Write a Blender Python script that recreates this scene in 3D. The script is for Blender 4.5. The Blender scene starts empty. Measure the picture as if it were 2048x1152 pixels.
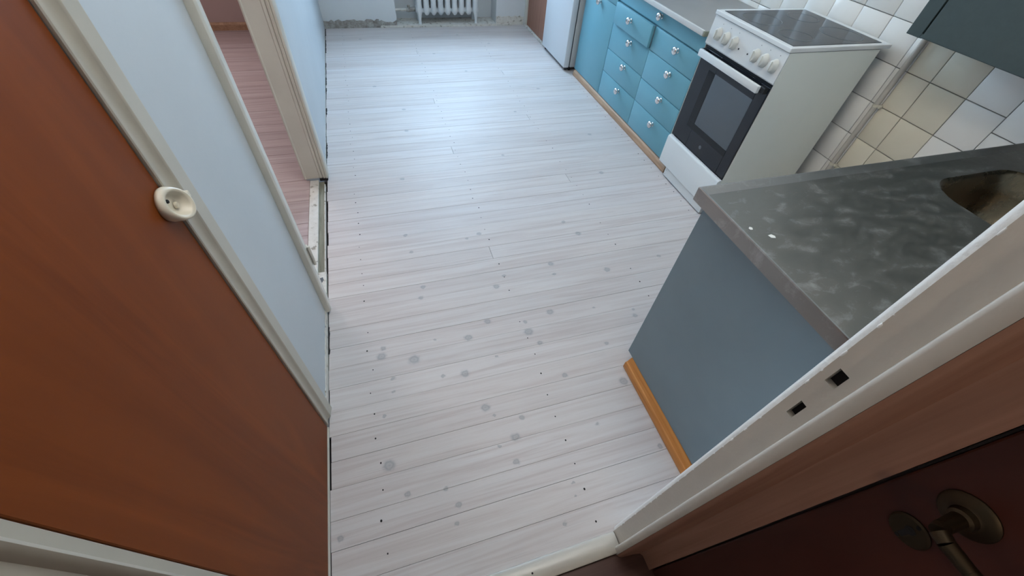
import bpy, bmesh, math, random
from mathutils import Vector, Matrix
random.seed(7)
scene = bpy.context.scene
COL = scene.collection

# ------------------------------------------------------------------ camera
cam_d = bpy.data.cameras.new('camera')
cam = bpy.data.objects.new('camera', cam_d); COL.objects.link(cam)
cam_d.sensor_width = 36.0
cam_d.lens = 807.22 / 2048 * 36.0
cam_d.clip_start = 0.01
RX, RY, RZ = (0.955504, -0.286865, 0.068704), (-0.174173, -0.736645, -0.653466), (0.238067, 0.612423, -0.753831)
cam.matrix_world = Matrix(((RX[0], -RY[0], -RZ[0], 0.3512), (RX[1], -RY[1], -RZ[1], 0.0),
                           (RX[2], -RY[2], -RZ[2], 1.38), (0, 0, 0, 1)))
scene.camera = cam

# ------------------------------------------------------------------ light
scene.view_settings.view_transform = 'Standard'
scene.view_settings.look = 'None'
scene.view_settings.gamma = 1.0
scene.view_settings.use_curve_mapping = False
scene.view_settings.exposure = 0.2
world = bpy.data.worlds.new('sky'); scene.world = world
world.use_nodes = True
world.node_tree.nodes['Background'].inputs[0].default_value = (0.62, 0.78, 1.0, 1)
world.node_tree.nodes['Background'].inputs[1].default_value = 1.0

def area(name, loc, rot, sx, sy, power, color):
    d = bpy.data.lights.new(name, 'AREA'); d.shape = 'RECTANGLE'; d.size = sx; d.size_y = sy
    d.energy = power; d.color = color
    o = bpy.data.objects.new(name, d); COL.objects.link(o)
    o.location = loc; o.rotation_euler = rot
    return o
# daylight falling through the kitchen window over the radiator; the side room's light is an added, unseen fill
area('kitchen_window_daylight', (1.22, 4.93, 1.55), (math.radians(-90), 0, 0), 1.25, 1.30, 103, (0.50, 0.74, 1.0))
area('side_room_fill_light', (-1.9, 4.80, 1.55), (math.radians(-90), 0, 0), 1.1, 1.30, 46, (1.0, 0.94, 0.97))
# upward fill light added out of view to brighten the near kitchen (the bowl itself is built further down)
fill_uplight = area('kitchen_fill_uplight', (0.95, 0.85, 2.13), (math.radians(180), 0, 0), 0.34, 0.34, 28, (1.0, 0.965, 0.915)); fill_uplight.data.shape = 'DISK'
# faint fill light added out of view in the hallway
hall_fill = area('hall_fill_light', (0.085, -1.0, 1.75), (0, math.radians(-90), 0), 0.16, 0.16, 4.0, (1.0, 0.84, 0.66)); hall_fill.data.shape = 'DISK'

# ------------------------------------------------------------------ materials
def new_mat(name):
    m = bpy.data.materials.new(name); m.use_nodes = True
    nt = m.node_tree; b = nt.nodes['Principled BSDF']
    return m, nt, b
def N(nt, t, **kw):
    n = nt.nodes.new(t)
    for k, v in kw.items(): setattr(n, k, v)
    return n
def coords(nt, scale=(1, 1, 1), obj=False, jitter=False):
    if obj:
        src = N(nt, 'ShaderNodeTexCoord').outputs['Object']
    else:
        src = N(nt, 'ShaderNodeNewGeometry').outputs['Position']
    if jitter:
        oi = N(nt, 'ShaderNodeObjectInfo'); mu = N(nt, 'ShaderNodeMath', operation='MULTIPLY'); mu.inputs[1].default_value = 37.0
        nt.links.new(oi.outputs['Random'], mu.inputs[0])
        ad = N(nt, 'ShaderNodeVectorMath', operation='ADD'); nt.links.new(src, ad.inputs[0]); nt.links.new(mu.outputs[0], ad.inputs[1]); src = ad.outputs[0]
    mp = N(nt, 'ShaderNodeMapping'); mp.inputs['Scale'].default_value = scale
    nt.links.new(src, mp.inputs['Vector'])
    return mp.outputs['Vector']
def noise(nt, vec, scale=1.0, detail=4.0, rough=0.55, dist=0.0):
    n = N(nt, 'ShaderNodeTexNoise'); n.inputs['Scale'].default_value = scale
    n.inputs['Detail'].default_value = detail; n.inputs['Roughness'].default_value = rough; n.inputs['Distortion'].default_value = dist
    nt.links.new(vec, n.inputs['Vector']); return n.outputs['Fac']
def ramp(nt, fac, stops):
    r = N(nt, 'ShaderNodeValToRGB'); e = r.color_ramp.elements
    while len(e) < len(stops): e.new(0.5)
    for i, (p, c) in enumerate(stops):
        e[i].position = p; e[i].color = (*c, 1) if len(c) == 3 else c
    nt.links.new(fac, r.inputs['Fac']); return r.outputs['Color']
def mixc(nt, fac, a, b, mode='MIX'):
    m = N(nt, 'ShaderNodeMix', data_type='RGBA', blend_type=mode)
    if isinstance(fac, float): m.inputs['Factor'].default_value = fac
    else: nt.links.new(fac, m.inputs['Factor'])
    for s, v in (('A', a), ('B', b)):
        i = [q for q in m.inputs if q.name == s and q.type == 'RGBA'][0]
        if isinstance(v, tuple): i.default_value = (*v, 1)
        else: nt.links.new(v, i)
    return [q for q in m.outputs if q.type == 'RGBA'][0]
def bump(nt, b, fac, strength=0.2, dist=0.002):
    n = N(nt, 'ShaderNodeBump'); n.inputs['Strength'].default_value = strength; n.inputs['Distance'].default_value = dist
    nt.links.new(fac, n.inputs['Height']); nt.links.new(n.outputs['Normal'], b.inputs['Normal'])

def paint(name, c, rough=0.45, var=0.06, scale=6.0, bstr=0.08, bscale=40.0, spec=0.5):
    m, nt, b = new_mat(name)
    v = coords(nt)
    col = ramp(nt, noise(nt, v, scale), [(0.3, tuple(x * (1 - var) for x in c)), (0.7, tuple(min(1, x * (1 + var)) for x in c))])
    nt.links.new(col, b.inputs['Base Color']); b.inputs['Roughness'].default_value = rough
    b.inputs['Specular IOR Level'].default_value = spec
    if bstr: bump(nt, b, noise(nt, v, bscale, 3), bstr, 0.003)
    return m
def wood(name, c1, c2, scale, rough=0.4, contrast=(0.3, 0.7), bstr=0.06, dist=0.6, c3=None):
    m, nt, b = new_mat(name)
    b.inputs['Specular IOR Level'].default_value = 0.3
    v = coords(nt, scale)
    f = noise(nt, v, 1.0, 6, 0.6, dist)
    col = ramp(nt, f, [(contrast[0], c1), (contrast[1], c2)])
    if c3:
        f2 = noise(nt, coords(nt, tuple(s * 0.25 for s in scale)), 1.0, 3, 0.5, 0.3)
        col = mixc(nt, ramp(nt, f2, [(0.42, (0, 0, 0)), (0.62, (1, 1, 1))]), col, c3)
    nt.links.new(col, b.inputs['Base Color']); b.inputs['Roughness'].default_value = rough
    bump(nt, b, f, bstr, 0.002)
    return m
def plain(name, c, rough=0.4, metal=0.0, spec=0.5):
    m, nt, b = new_mat(name)
    v = coords(nt)
    col = ramp(nt, noise(nt, v, 15.0), [(0.3, tuple(x * 0.96 for x in c)), (0.7, tuple(min(1, x * 1.04) for x in c))])
    nt.links.new(col, b.inputs['Base Color'])
    b.inputs['Roughness'].default_value = rough; b.inputs['Metallic'].default_value = metal; b.inputs['Specular IOR Level'].default_value = spec
    return m

KNOTS = [(0.184, 0.487, 0.0179), (0.229, 0.386, 0.0086), (0.373, 0.316, 0.0095), (0.361, 0.267, 0.0063), (0.031, 0.321, 0.0087), (0.582, 0.39, 0.0103), (0.542, 0.453, 0.0057), (0.604, 0.469, 0.0156), (0.901, 0.437, 0.0072), (0.742, 0.279, 0.0051), (0.734, 0.242, 0.0041), (0.345, 0.371, 0.0079), (0.671, 0.178, 0.0069), (0.401, 1.218, 0.0102), (0.383, 1.159, 0.0107), (0.72, 1.145, 0.0136), (0.633, 0.967, 0.014), (0.537, 0.907, 0.0154), (0.909, 0.951, 0.0146), (0.785, 0.874, 0.0181), (0.787, 0.926, 0.0085), (1.108, 0.929, 0.006), (1.27, 0.844, 0.0113), (1.279, 0.876, 0.0069), (0.313, 0.858, 0.0201), (0.195, 0.903, 0.0163), (0.205, 0.937, 0.0102), (0.228, 0.797, 0.0078), (0.224, 0.743, 0.0065), (0.489, 0.751, 0.015), (0.407, 0.761, 0.0074), (0.858, 0.648, 0.0104), (0.531, 0.598, 0.0154), (0.554, 0.562, 0.0065), (0.646, 0.53, 0.0094), (0.183, 0.659, 0.0062), (1.071, 0.566, 0.017), (1.082, 0.742, 0.0091), (0.813, 0.812, 0.0109), (0.405, 0.929, 0.0053), (0.627, 0.793, 0.0052), (1.081, 0.306, 0.0088), (1.015, 1.226, 0.0131), (1.007, 1.159, 0.0088), (0.772, 1.203, 0.0078), (1.232, 1.403, 0.0143), (1.19, 1.507, 0.0101), (0.728, 1.51, 0.011), (0.368, 1.575, 0.009), (0.381, 1.451, 0.0086), (1.27, 1.127, 0.0149), (1.572, 1.155, 0.0097), (0.659, 1.488, 0.0075),
         (0.41, 2.06, 0.012), (1.05, 2.2, 0.01), (1.6, 1.9, 0.014), (1.72, 2.35, 0.012), (0.5, 2.6, 0.012), (0.52, 2.9, 0.012), (1.3, 2.75, 0.01), (0.35, 3.3, 0.012), (1.1, 3.5, 0.011), (1.6, 3.1, 0.012), (0.9, 3.9, 0.012), (1.45, 4.1, 0.012), (0.3, 4.3, 0.012), (1.2, 4.35, 0.012)]
def floor_wood(name, base, dark, light, grey, knots=True, rough=0.50):
    m, nt, b = new_mat(name)
    grain = noise(nt, coords(nt, (1.6, 46, 1), jitter=True), 1.0, 7, 0.62, 0.9)
    fine = noise(nt, coords(nt, (5, 260, 1), jitter=True), 1.0, 3, 0.6, 0.3)
    broad = noise(nt, coords(nt, (1.1, 9, 1), jitter=True), 1.0, 3, 0.5, 0.4)
    col = ramp(nt, grain, [(0.34, dark), (0.50, base), (0.68, light)])
    col = mixc(nt, ramp(nt, broad, [(0.50, (0, 0, 0)), (0.74, (0.40, 0.40, 0.40))]), col, dark)
    col = mixc(nt, ramp(nt, fine, [(0.60, (0, 0, 0)), (0.80, (0.30, 0.30, 0.30))]), col, grey)
    oi = N(nt, 'ShaderNodeObjectInfo')
    tint = ramp(nt, oi.outputs['Random'], [(0.0, (0.93, 0.915, 0.91)), (0.5, (1.0, 0.985, 0.975)), (1.0, (0.985, 0.985, 0.995))])
    col = mixc(nt, 1.0, col, tint, 'MULTIPLY')
    if knots:
        geo = N(nt, 'ShaderNodeNewGeometry')
        mp = N(nt, 'ShaderNodeMapping'); mp.inputs['Scale'].default_value = (0.85, 1, 0); nt.links.new(geo.outputs['Position'], mp.inputs['Vector'])
        wob = N(nt, 'ShaderNodeTexNoise'); wob.inputs['Scale'].default_value = 70; wob.inputs['Detail'].default_value = 1
        nt.links.new(geo.outputs['Position'], wob.inputs['Vector'])
        ws = N(nt, 'ShaderNodeVectorMath', operation='MULTIPLY_ADD'); ws.inputs[1].default_value = (0.011, 0.011, 0); ws.inputs[2].default_value = (-0.0055, -0.0055, 0)
        nt.links.new(wob.outputs['Color'], ws.inputs[0])
        ad = N(nt, 'ShaderNodeVectorMath', operation='ADD'); nt.links.new(mp.outputs[0], ad.inputs[0]); nt.links.new(ws.outputs[0], ad.inputs[1])
        prev = None
        for x, y, r in KNOTS:
            d = N(nt, 'ShaderNodeVectorMath', operation='DISTANCE'); d.inputs[1].default_value = (x * 0.85, y, 0); nt.links.new(ad.outputs[0], d.inputs[0])
            q = N(nt, 'ShaderNodeMath', operation='MULTIPLY'); q.inputs[1].default_value = 1.15 / r; nt.links.new(d.outputs['Value'], q.inputs[0])
            if prev is not None:
                mn = N(nt, 'ShaderNodeMath', operation='MINIMUM'); nt.links.new(prev, mn.inputs[0]); nt.links.new(q.outputs[0], mn.inputs[1]); prev = mn.outputs[0]
            else: prev = q.outputs[0]
        half = N(nt, 'ShaderNodeMath', operation='MULTIPLY'); half.inputs[1].default_value = 0.5; nt.links.new(prev, half.inputs[0])
        kf = ramp(nt, half.outputs[0], [(0.0, (0.60,) * 3), (0.20, (0.42,) * 3), (0.36, (0.66,) * 3), (0.46, (0.38,) * 3), (0.62, (0.08,) * 3), (0.80, (0, 0, 0))])
        col = mixc(nt, kf, col, grey)
    nt.links.new(col, b.inputs['Base Color']); b.inputs['Specular IOR Level'].default_value = 0.42
    rr = N(nt, 'ShaderNodeMapRange'); rr.inputs['To Min'].default_value = rough - 0.04; rr.inputs['To Max'].default_value = rough + 0.08
    nt.links.new(noise(nt, coords(nt, (3, 5, 1)), 1.0, 3), rr.inputs['Value']); nt.links.new(rr.outputs[0], b.inputs['Roughness'])
    bump(nt, b, grain, 0.05, 0.002)
    return m

M = {}
M['floor'] = floor_wood('whitewashed_pine', (0.605, 0.56, 0.54), (0.535, 0.475, 0.455), (0.645, 0.615, 0.60), (0.25, 0.255, 0.27))
M['floor2'] = floor_wood('pink_stained_pine', (0.43, 0.335, 0.325), (0.36, 0.275, 0.265), (0.48, 0.40, 0.39), (0.24, 0.18, 0.17), knots=False, rough=0.5)
M['hall_floor'] = wood('dark_hall_boards', (0.07, 0.035, 0.03), (0.13, 0.07, 0.055), (2, 40, 1), 0.4)
M['under'] = plain('dark_underfloor', (0.025, 0.02, 0.018), 0.9)
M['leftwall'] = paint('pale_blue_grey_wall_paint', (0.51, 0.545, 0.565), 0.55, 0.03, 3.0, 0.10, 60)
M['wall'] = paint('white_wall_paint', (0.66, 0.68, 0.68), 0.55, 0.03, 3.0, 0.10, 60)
M['ceil'] = paint('white_ceiling_paint', (0.86, 0.86, 0.84), 0.7, 0.02)
M['sidewall'] = paint('pinkish_side_room_paint', (0.48, 0.37, 0.34), 0.6, 0.03)
M['trim'] = paint('beige_gloss_trim_paint', (0.61, 0.585, 0.51), 0.30, 0.03, 10, 0.06, 30)
M['closet_trim'] = paint('aged_beige_trim_paint', (0.47, 0.435, 0.36), 0.32, 0.03, 10, 0.06, 30)
M['jamb'] = paint('thick_cream_door_frame_paint', (0.54, 0.50, 0.43), 0.25, 0.03, 12, 0.22, 55)
M['chippedgloss'] = paint('lit_white_edge_paint', (0.78, 0.77, 0.72), 0.3, 0.03, 20, 0.3, 120)  # white paint made lighter: window light on the edge put into the colour
M['plaster'] = None
m, nt, b = new_mat('raw_crumbling_plaster')
v = coords(nt)
f = noise(nt, v, 26, 6, 0.65)
nt.links.new(ramp(nt, f, [(0.32, (0.20, 0.175, 0.15)), (0.47, (0.31, 0.285, 0.255)), (0.62, (0.44, 0.42, 0.385))]), b.inputs['Base Color'])
b.inputs['Roughness'].default_value = 0.9; bump(nt, b, f, 0.9, 0.01); M['plaster'] = m
m, nt, b = new_mat('chipped_white_paint')
v = coords(nt); f = noise(nt, v, 34, 5, 0.6)
nt.links.new(ramp(nt, f, [(0.36, (0.30, 0.27, 0.22)), (0.42, (0.62, 0.59, 0.53)), (0.8, (0.72, 0.70, 0.65))]), b.inputs['Base Color'])
b.inputs['Roughness'].default_value = 0.6; bump(nt, b, f, 0.4, 0.004); M['chipped'] = m
M['veneer'] = wood('reddish_brown_veneer', (0.105, 0.021, 0.0035), (0.275, 0.068, 0.012), (9, 9, 0.9), 0.5, (0.30, 0.70), 0.03, 1.4, (0.195, 0.047, 0.008))
M['veneer'].node_tree.nodes['Principled BSDF'].inputs['Specular IOR Level'].default_value = 0.14
M['pantry'] = wood('brown_pantry_veneer', (0.25, 0.115, 0.075), (0.33, 0.16, 0.11), (30, 30, 2), 0.45)
M['frame_wood'] = wood('brown_door_frame_wood', (0.34, 0.175, 0.115), (0.46, 0.26, 0.18), (40, 60, 1.5), 0.4)
M['dark_door'] = wood('dark_red_brown_door', (0.045, 0.012, 0.008), (0.080, 0.023, 0.014), (8, 8, 0.9), 0.35, (0.3, 0.7), 0.03, 1.0)
M['teal'] = paint('teal_cabinet_paint', (0.150, 0.365, 0.440), 0.42, 0.03, 4, 0.05, 50)
M['shaded_teal'] = paint('shaded_teal_cabinet_paint', (0.215, 0.285, 0.320), 0.5, 0.05, 4, 0.05, 50)  # greyer copy of the teal paint: shade and warm bounce put into the colour
M['greenteal'] = paint('dark_green_grey_cabinet_paint', (0.040, 0.056, 0.053), 0.55, 0.06, 60, 0.05, 50)
M['plinth'] = wood('orange_pine_strip', (0.50, 0.185, 0.045), (0.66, 0.29, 0.085), (50, 3, 50), 0.35, (0.3, 0.7), 0.15)
M['plinth2'] = wood('pale_pine_strip', (0.34, 0.20, 0.12), (0.52, 0.34, 0.22), (50, 4, 50), 0.5, (0.3, 0.7), 0.15)
M['enamel'] = paint('white_enamel', (0.72, 0.72, 0.70), 0.25, 0.015, 3, 0.0)
M['enamel_side'] = paint('white_enamel_sheet', (0.82, 0.82, 0.74), 0.4, 0.02, 3, 0.0)
M['knobwhite'] = plain('ivory_white_knob_plastic', (0.66, 0.66, 0.61), 0.3)
M['black'] = plain('black_plastic', (0.012, 0.012, 0.014), 0.4)
M['glass_black'] = plain('black_oven_glass', (0.012, 0.013, 0.018), 0.12)
M['hob'] = plain('dark_ceramic_hob_glass', (0.035, 0.036, 0.038), 0.2, 0.0, 0.08)
M['ring'] = plain('hob_ring_print', (0.015, 0.015, 0.016), 0.3)
M['emblem'] = plain('grey_emblem_print', (0.10, 0.10, 0.105), 0.4)
M['cavity'] = plain('grey_oven_enamel', (0.22, 0.25, 0.28), 0.35)
M['chrome'] = plain('chrome', (0.75, 0.72, 0.70), 0.16, 1.0)
M['brass'] = plain('aged_brass', (0.075, 0.055, 0.034), 0.5, 1.0)
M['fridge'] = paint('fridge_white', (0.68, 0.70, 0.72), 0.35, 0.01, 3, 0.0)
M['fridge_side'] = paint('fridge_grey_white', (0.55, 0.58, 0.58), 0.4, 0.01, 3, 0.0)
M['seal'] = plain('grey_rubber_seal', (0.10, 0.11, 0.12), 0.6)
M['laminate'] = paint('grey_laminate', (0.285, 0.27, 0.25), 0.36, 0.05, 5, 0.03, 80)
M['lamedge'] = paint('pale_laminate_edge', (0.62, 0.62, 0.60), 0.35, 0.03, 8, 0.0)
M['endcap'] = plain('olive_end_grain', (0.24, 0.25, 0.19), 0.6)
M['radiator'] = paint('radiator_white_paint', (0.70, 0.71, 0.70), 0.35, 0.03, 10, 0.1, 40)
M['pipe'] = paint('beige_pipe_paint', (0.52, 0.475, 0.41), 0.35, 0.08, 12, 0.05)
M['ivory'] = plain('ivory_plastic', (0.66, 0.60, 0.48), 0.32)
M['grout'] = paint('grey_grout', (0.30, 0.285, 0.25), 0.85, 0.1, 30, 0.1)
M['dirt_and_shade'] = plain('black_dirt_and_gap_shade', (0.012, 0.010, 0.010), 0.95)  # real dirt, and also the shade inside holes and gaps set as black
M['rawwood'] = wood('raw_grey_green_wood', (0.16, 0.15, 0.11), (0.30, 0.29, 0.22), (60, 5, 10), 0.8)
M['whitechip'] = plain('white_paint_flake', (0.7, 0.7, 0.66), 0.7)

def tile_mat(name, c):
    m, nt, b = new_mat(name)
    oi = N(nt, 'ShaderNodeObjectInfo')
    t = ramp(nt, oi.outputs['Random'], [(0.0, tuple(x * 0.93 for x in c)), (1.0, tuple(min(1, x * 1.04) for x in c))])
    f = noise(nt, coords(nt), 9, 4)
    col = mixc(nt, ramp(nt, f, [(0.45, (0, 0, 0)), (0.8, (0.25, 0.25, 0.25))]), t, tuple(x * y for x, y in zip(c, (0.9, 0.86, 0.78))))
    nt.links.new(col, b.inputs['Base Color']); b.inputs['Roughness'].default_value = 0.2
    bump(nt, b, noise(nt, coords(nt), 6, 2), 0.08, 0.01)
    return m
M['tile'] = tile_mat('white_tile_glaze', (0.87, 0.83, 0.765))
M['tile_cream'] = tile_mat('cream_tile_glaze', (0.74, 0.67, 0.53))

def steel(name, c1, c2, r0, r1, stain=True):
    m, nt, b = new_mat(name)
    v = coords(nt, (16, 26, 16))
    f = noise(nt, v, 1.0, 7, 0.7, 0.4)
    b.inputs['Metallic'].default_value = 1.0
    nt.links.new(ramp(nt, f, [(0.54, c1), (0.70, c2)]), b.inputs['Base Color'])
    mr = N(nt, 'ShaderNodeMapRange'); mr.inputs['From Min'].default_value = 0.42; mr.inputs['From Max'].default_value = 0.64
    mr.inputs['To Min'].default_value = r0; mr.inputs['To Max'].default_value = r1
    nt.links.new(f, mr.inputs['Value']); nt.links.new(mr.outputs[0], b.inputs['Roughness'])
    bump(nt, b, noise(nt, coords(nt, (20, 20, 20)), 1.0, 3), 0.04, 0.004)
    return m
M['steel'] = steel('stained_steel', (0.26, 0.245, 0.22), (0.42, 0.40, 0.38), 0.33, 0.45)
M['steel_edge'] = steel('worn_steel_edge', (0.35, 0.34, 0.325), (0.46, 0.45, 0.44), 0.32, 0.46)
M['basin'] = steel('polished_basin_steel', (0.15, 0.112, 0.07), (0.175, 0.132, 0.085), 0.26, 0.32)  # bronze reflection of the brown doors put into the steel colour

m, nt, b = new_mat('tinted_oven_window')
nt.nodes.remove(b)
gl = N(nt, 'ShaderNodeBsdfGlossy'); gl.inputs['Roughness'].default_value = 0.16; gl.inputs['Color'].default_value = (0.9, 0.95, 1, 1)
tr = N(nt, 'ShaderNodeBsdfTransparent'); tr.inputs['Color'].default_value = (0.62, 0.70, 0.76, 1)
fr = N(nt, 'ShaderNodeFresnel'); fr.inputs['IOR'].default_value = 2.4
mx = N(nt, 'ShaderNodeMixShader'); nt.links.new(fr.outputs[0], mx.inputs[0]); nt.links.new(tr.outputs[0], mx.inputs[1]); nt.links.new(gl.outputs[0], mx.inputs[2])
nt.links.new(mx.outputs[0], nt.nodes['Material Output'].inputs['Surface']); M['window_glass'] = m

# ------------------------------------------------------------------ mesh helpers
def box(bm, x0, x1, y0, y1, z0, z1, bev=0.0, seg=1):
    t = bmesh.new()
    r = bmesh.ops.create_cube(t, size=1.0)
    for v in t.verts:
        v.co = ((x0 + x1) / 2 + v.co.x * (x1 - x0), (y0 + y1) / 2 + v.co.y * (y1 - y0), (z0 + z1) / 2 + v.co.z * (z1 - z0))
    if bev: bmesh.ops.bevel(t, geom=t.edges[:], offset=bev, segments=seg, affect='EDGES', profile=0.5)
    tmp = bpy.data.meshes.new('t'); t.to_mesh(tmp); t.free(); bm.from_mesh(tmp); bpy.data.meshes.remove(tmp)
    return bm
def prism(bm, pts, axis, a0, a1, b0=None, b1=None):
    """closed polygon pts in the plane across axis, extruded from a0 to a1"""
    def P(p, a):
        return {'x': (a, p[0], p[1]), 'y': (p[0], a, p[1]), 'z': (p[0], p[1], a)}[axis]
    A = [bm.verts.new(P(p, a0)) for p in pts]; B = [bm.verts.new(P(p, a1)) for p in pts]
    n = len(pts)
    for i in range(n): bm.faces.new((A[i], A[(i + 1) % n], B[(i + 1) % n], B[i]))
    bm.faces.new(A[::-1]); bm.faces.new(B)
    bmesh.ops.recalc_face_normals(bm, faces=bm.faces[:])
    return bm
def tube(bm, p0, p1, r, n=12, r1=None, cap=True):
    p0 = Vector(p0); p1 = Vector(p1); d = (p1 - p0).normalized()
    u = d.orthogonal().normalized(); w = d.cross(u); r1 = r if r1 is None else r1
    A = []; B = []
    for i in range(n):
        a = 2 * math.pi * i / n; o = u * math.cos(a) + w * math.sin(a)
        A.append(bm.verts.new(p0 + o * r)); B.append(bm.verts.new(p1 + o * r1))
    for i in range(n): bm.faces.new((A[i], A[(i + 1) % n], B[(i + 1) % n], B[i]))
    if cap: bm.faces.new(A[::-1]); bm.faces.new(B)
    return bm
def lathe(bm, c, axis, prof, n=20, sx=1.0, sz=1.0):
    """prof: (radius, distance along axis); axis a unit vector"""
    d = Vector(axis); up = Vector((0, 0, 1)) if abs(d.z) < 0.9 else Vector((1, 0, 0))
    u = d.cross(up).normalized(); w = u.cross(d).normalized(); c = Vector(c)
    rings = []
    for r, h in prof:
        if r < 1e-6: rings.append([bm.verts.new(c + d * h)])
        else: rings.append([bm.verts.new(c + d * h + u * (r * sx * math.cos(2 * math.pi * i / n)) + w * (r * sz * math.sin(2 * math.pi * i / n))) for i in range(n)])
    for A, B in zip(rings, rings[1:]):
        for i in range(n):
            j = (i + 1) % n
            if len(A) == 1: bm.faces.new((A[0], B[j], B[i]))
            elif len(B) == 1: bm.faces.new((A[i], A[j], B[0]))
            else: bm.faces.new((A[i], A[j], B[j], B[i]))
    bmesh.ops.recalc_face_normals(bm, faces=bm.faces[:])
    return bm
def obj(name, bm, m, parent=None, smooth=False, kind=None):
    me = bpy.data.meshes.new(name); bmesh.ops.recalc_face_normals(bm, faces=bm.faces[:]); bm.to_mesh(me); bm.free()
    me.materials.append(M[m] if isinstance(m, str) else m)
    if smooth:
        for p in me.polygons: p.use_smooth = True
        if smooth != 'all': me.set_sharp_from_angle(angle=math.radians(40))
    o = bpy.data.objects.new(name, me); COL.objects.link(o)
    if parent: o.parent = parent; o.matrix_parent_inverse = parent.matrix_world.inverted()
    if kind: o['kind'] = kind
    return o
def bx(*a, **k): return box(bmesh.new(), *a, **k)
def tag(o, label, cat, group=None, kind=None):
    o['label'] = label; o['category'] = cat
    if group: o['group'] = group
    if kind: o['kind'] = kind
    return o
def thing(name, loc, label, cat, group=None, kind=None):
    o = bpy.data.objects.new(name, None); COL.objects.link(o); o.location = loc; o.empty_display_size = 0.05
    o.matrix_world = Matrix.Translation(loc)
    return tag(o, label, cat, group, kind)

# ------------------------------------------------------------------ room shell
FY = 4.60; RW = 2.58; CZ = 2.5
floor = tag(obj('floor', bx(-0.02, RW, 0.05, 4.80, -0.05, -0.024), 'under'), 'whitewashed pine plank floor of the kitchen', 'floor', kind='structure')
joints = [.117, .203, .292, .371, .461, .545, .630, .716, .806, .890, .98, 1.07, 1.156, 1.24, 1.322, 1.409, 1.495, 1.58, 1.672]
while joints[-1] < 4.59: joints.append(joints[-1] + random.uniform(.084, .089))
joints[-1] = min(joints[-1], 4.66)
butt = {14: 0.753, 3: 1.95, 8: 2.1, 20: 1.37, 25: 0.75, 29: 1.37, 33: 0.75, 38: 1.4, 44: 0.76}
for i, (a, c) in enumerate(zip(joints, joints[1:])):
    ga = random.choice([0.0001, 0.0002, 0.0004, 0.0007]); dz = random.uniform(-0.00025, 0.00025)
    xs = [random.uniform(0.003, 0.009), RW - 0.01]
    if i in butt: xs = [xs[0], butt[i], xs[1]]
    for k in range(len(xs) - 1):
        obj('plank', bx(xs[k] + (0.0006 if k else 0), xs[k + 1] - 0.0006, a + ga, c - ga * 0.5, -0.022, dz, bev=0.0005), 'floor', floor)
bm = bmesh.new()
for i, (a, c) in enumerate(zip(joints, joints[1:])):
    for xn in (0.15, 0.77, 1.39, 1.95):
        if random.random() < 0.12: continue
        x = xn + random.uniform(-.007, .01); y = (a + c) / 2 + random.uniform(-.006, .006); r = random.uniform(.0020, .0034)
        lathe(bm, (x, y, 0.0002), (0, 0, 1), [(r, 0), (r * 0.7, 0.0004), (0, 0.0004)], 8, sx=1.2)
obj('nail_heads', bm, 'dirt_and_shade', floor, kind='stuff')

floor2 = tag(obj('floor', bx(-3.0, -0.082, 0.9, 4.7, -0.05, -0.024), 'under'), 'pinkish stained plank floor of the side room', 'floor', kind='structure')
y = 1.0
while y < 4.6:
    w = random.uniform(.092, .10)
    obj('plank', bx(-2.98, -0.084, y + .0007, min(y + w, 4.66) - .0004, -0.022, random.uniform(-.0004, .0004), bev=0.0009), 'floor2', floor2); y += w
hall_floor = tag(obj('floor', bx(-0.6, 1.0, -1.6, 0.062, -0.05, -0.002), 'hall_floor'), 'dark brown wooden floor of the hallway corner', 'floor', kind='structure')

# left wall: closet bay, pier, doorway, long far run
bm = bmesh.new()
box(bm, -0.10, -0.024, -1.6, 0.67, -0.03, CZ)
box(bm, -0.024, -0.002, -1.6, 0.1795, -0.03, CZ)
box(bm, -0.024, -0.0, 0.10, 0.67, 2.02, CZ)
box(bm, -0.10, 0.0, 0.667, 1.19, -0.03, CZ)
box(bm, -0.10, 0.0, 1.19, 2.14, 2.08, CZ)
box(bm, -0.10, 0.0, 2.14, 4.80, -0.03, CZ)
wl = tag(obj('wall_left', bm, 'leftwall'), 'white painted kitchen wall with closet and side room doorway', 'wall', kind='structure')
# scraped paint edge at the wall base, where a skirting board was removed
def ragged(bm, y0, y1, h0, h1, th, n, x0=0.0):
    top = []
    for i in range(n + 1):
        t = i / n; top.append((y0 + (y1 - y0) * t, random.uniform(h0, h1)))
    pts = [(y0, 0.001)] + top + [(y1, 0.001)]
    return prism(bm, pts, 'x', x0 + 0.0002, x0 + th)
obj('scraped_edge', ragged(bmesh.new(), 0.735, 1.15, 0.030, 0.042, 0.003, 24), 'chipped', wl)
obj('scraped_edge', ragged(bmesh.new(), 2.19, 4.58, 0.006, 0.012, 0.002, 50), 'chipped', wl)

# far wall with radiator niche, window above
bm = bmesh.new()
box(bm, 0.0, 0.665, FY, 5.0, -0.03, CZ)
box(bm, 1.655, RW + 0.1, FY, 5.0, -0.03, CZ)
box(bm, 0.665, 1.655, 4.80, 5.0, -0.03, 0.85)
box(bm, 0.665, 1.655, FY, 5.0, 2.25, CZ)
wf = tag(obj('wall_far', bm, 'wall'), 'white far kitchen wall with a radiator niche', 'wall', kind='structure')
def patch(x0, x1, h0, h1, n, yy, th):
    pts = [(x0, 0.0005)] + [(x0 + (x1 - x0) * i / n, random.uniform(h0, h1)) for i in range(n + 1)] + [(x1, 0.0005)]
    return prism(bmesh.new(), pts, 'y', yy - th, yy - 0.0002)
obj('raw_plaster_band', patch(0.004, 0.50, 0.055, 0.075, 22, FY, 0.006), 'plaster', wf)
obj('raw_plaster_band', patch(0.50, 0.664, 0.04, 0.07, 8, FY, 0.005), 'plaster', wf)
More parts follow.
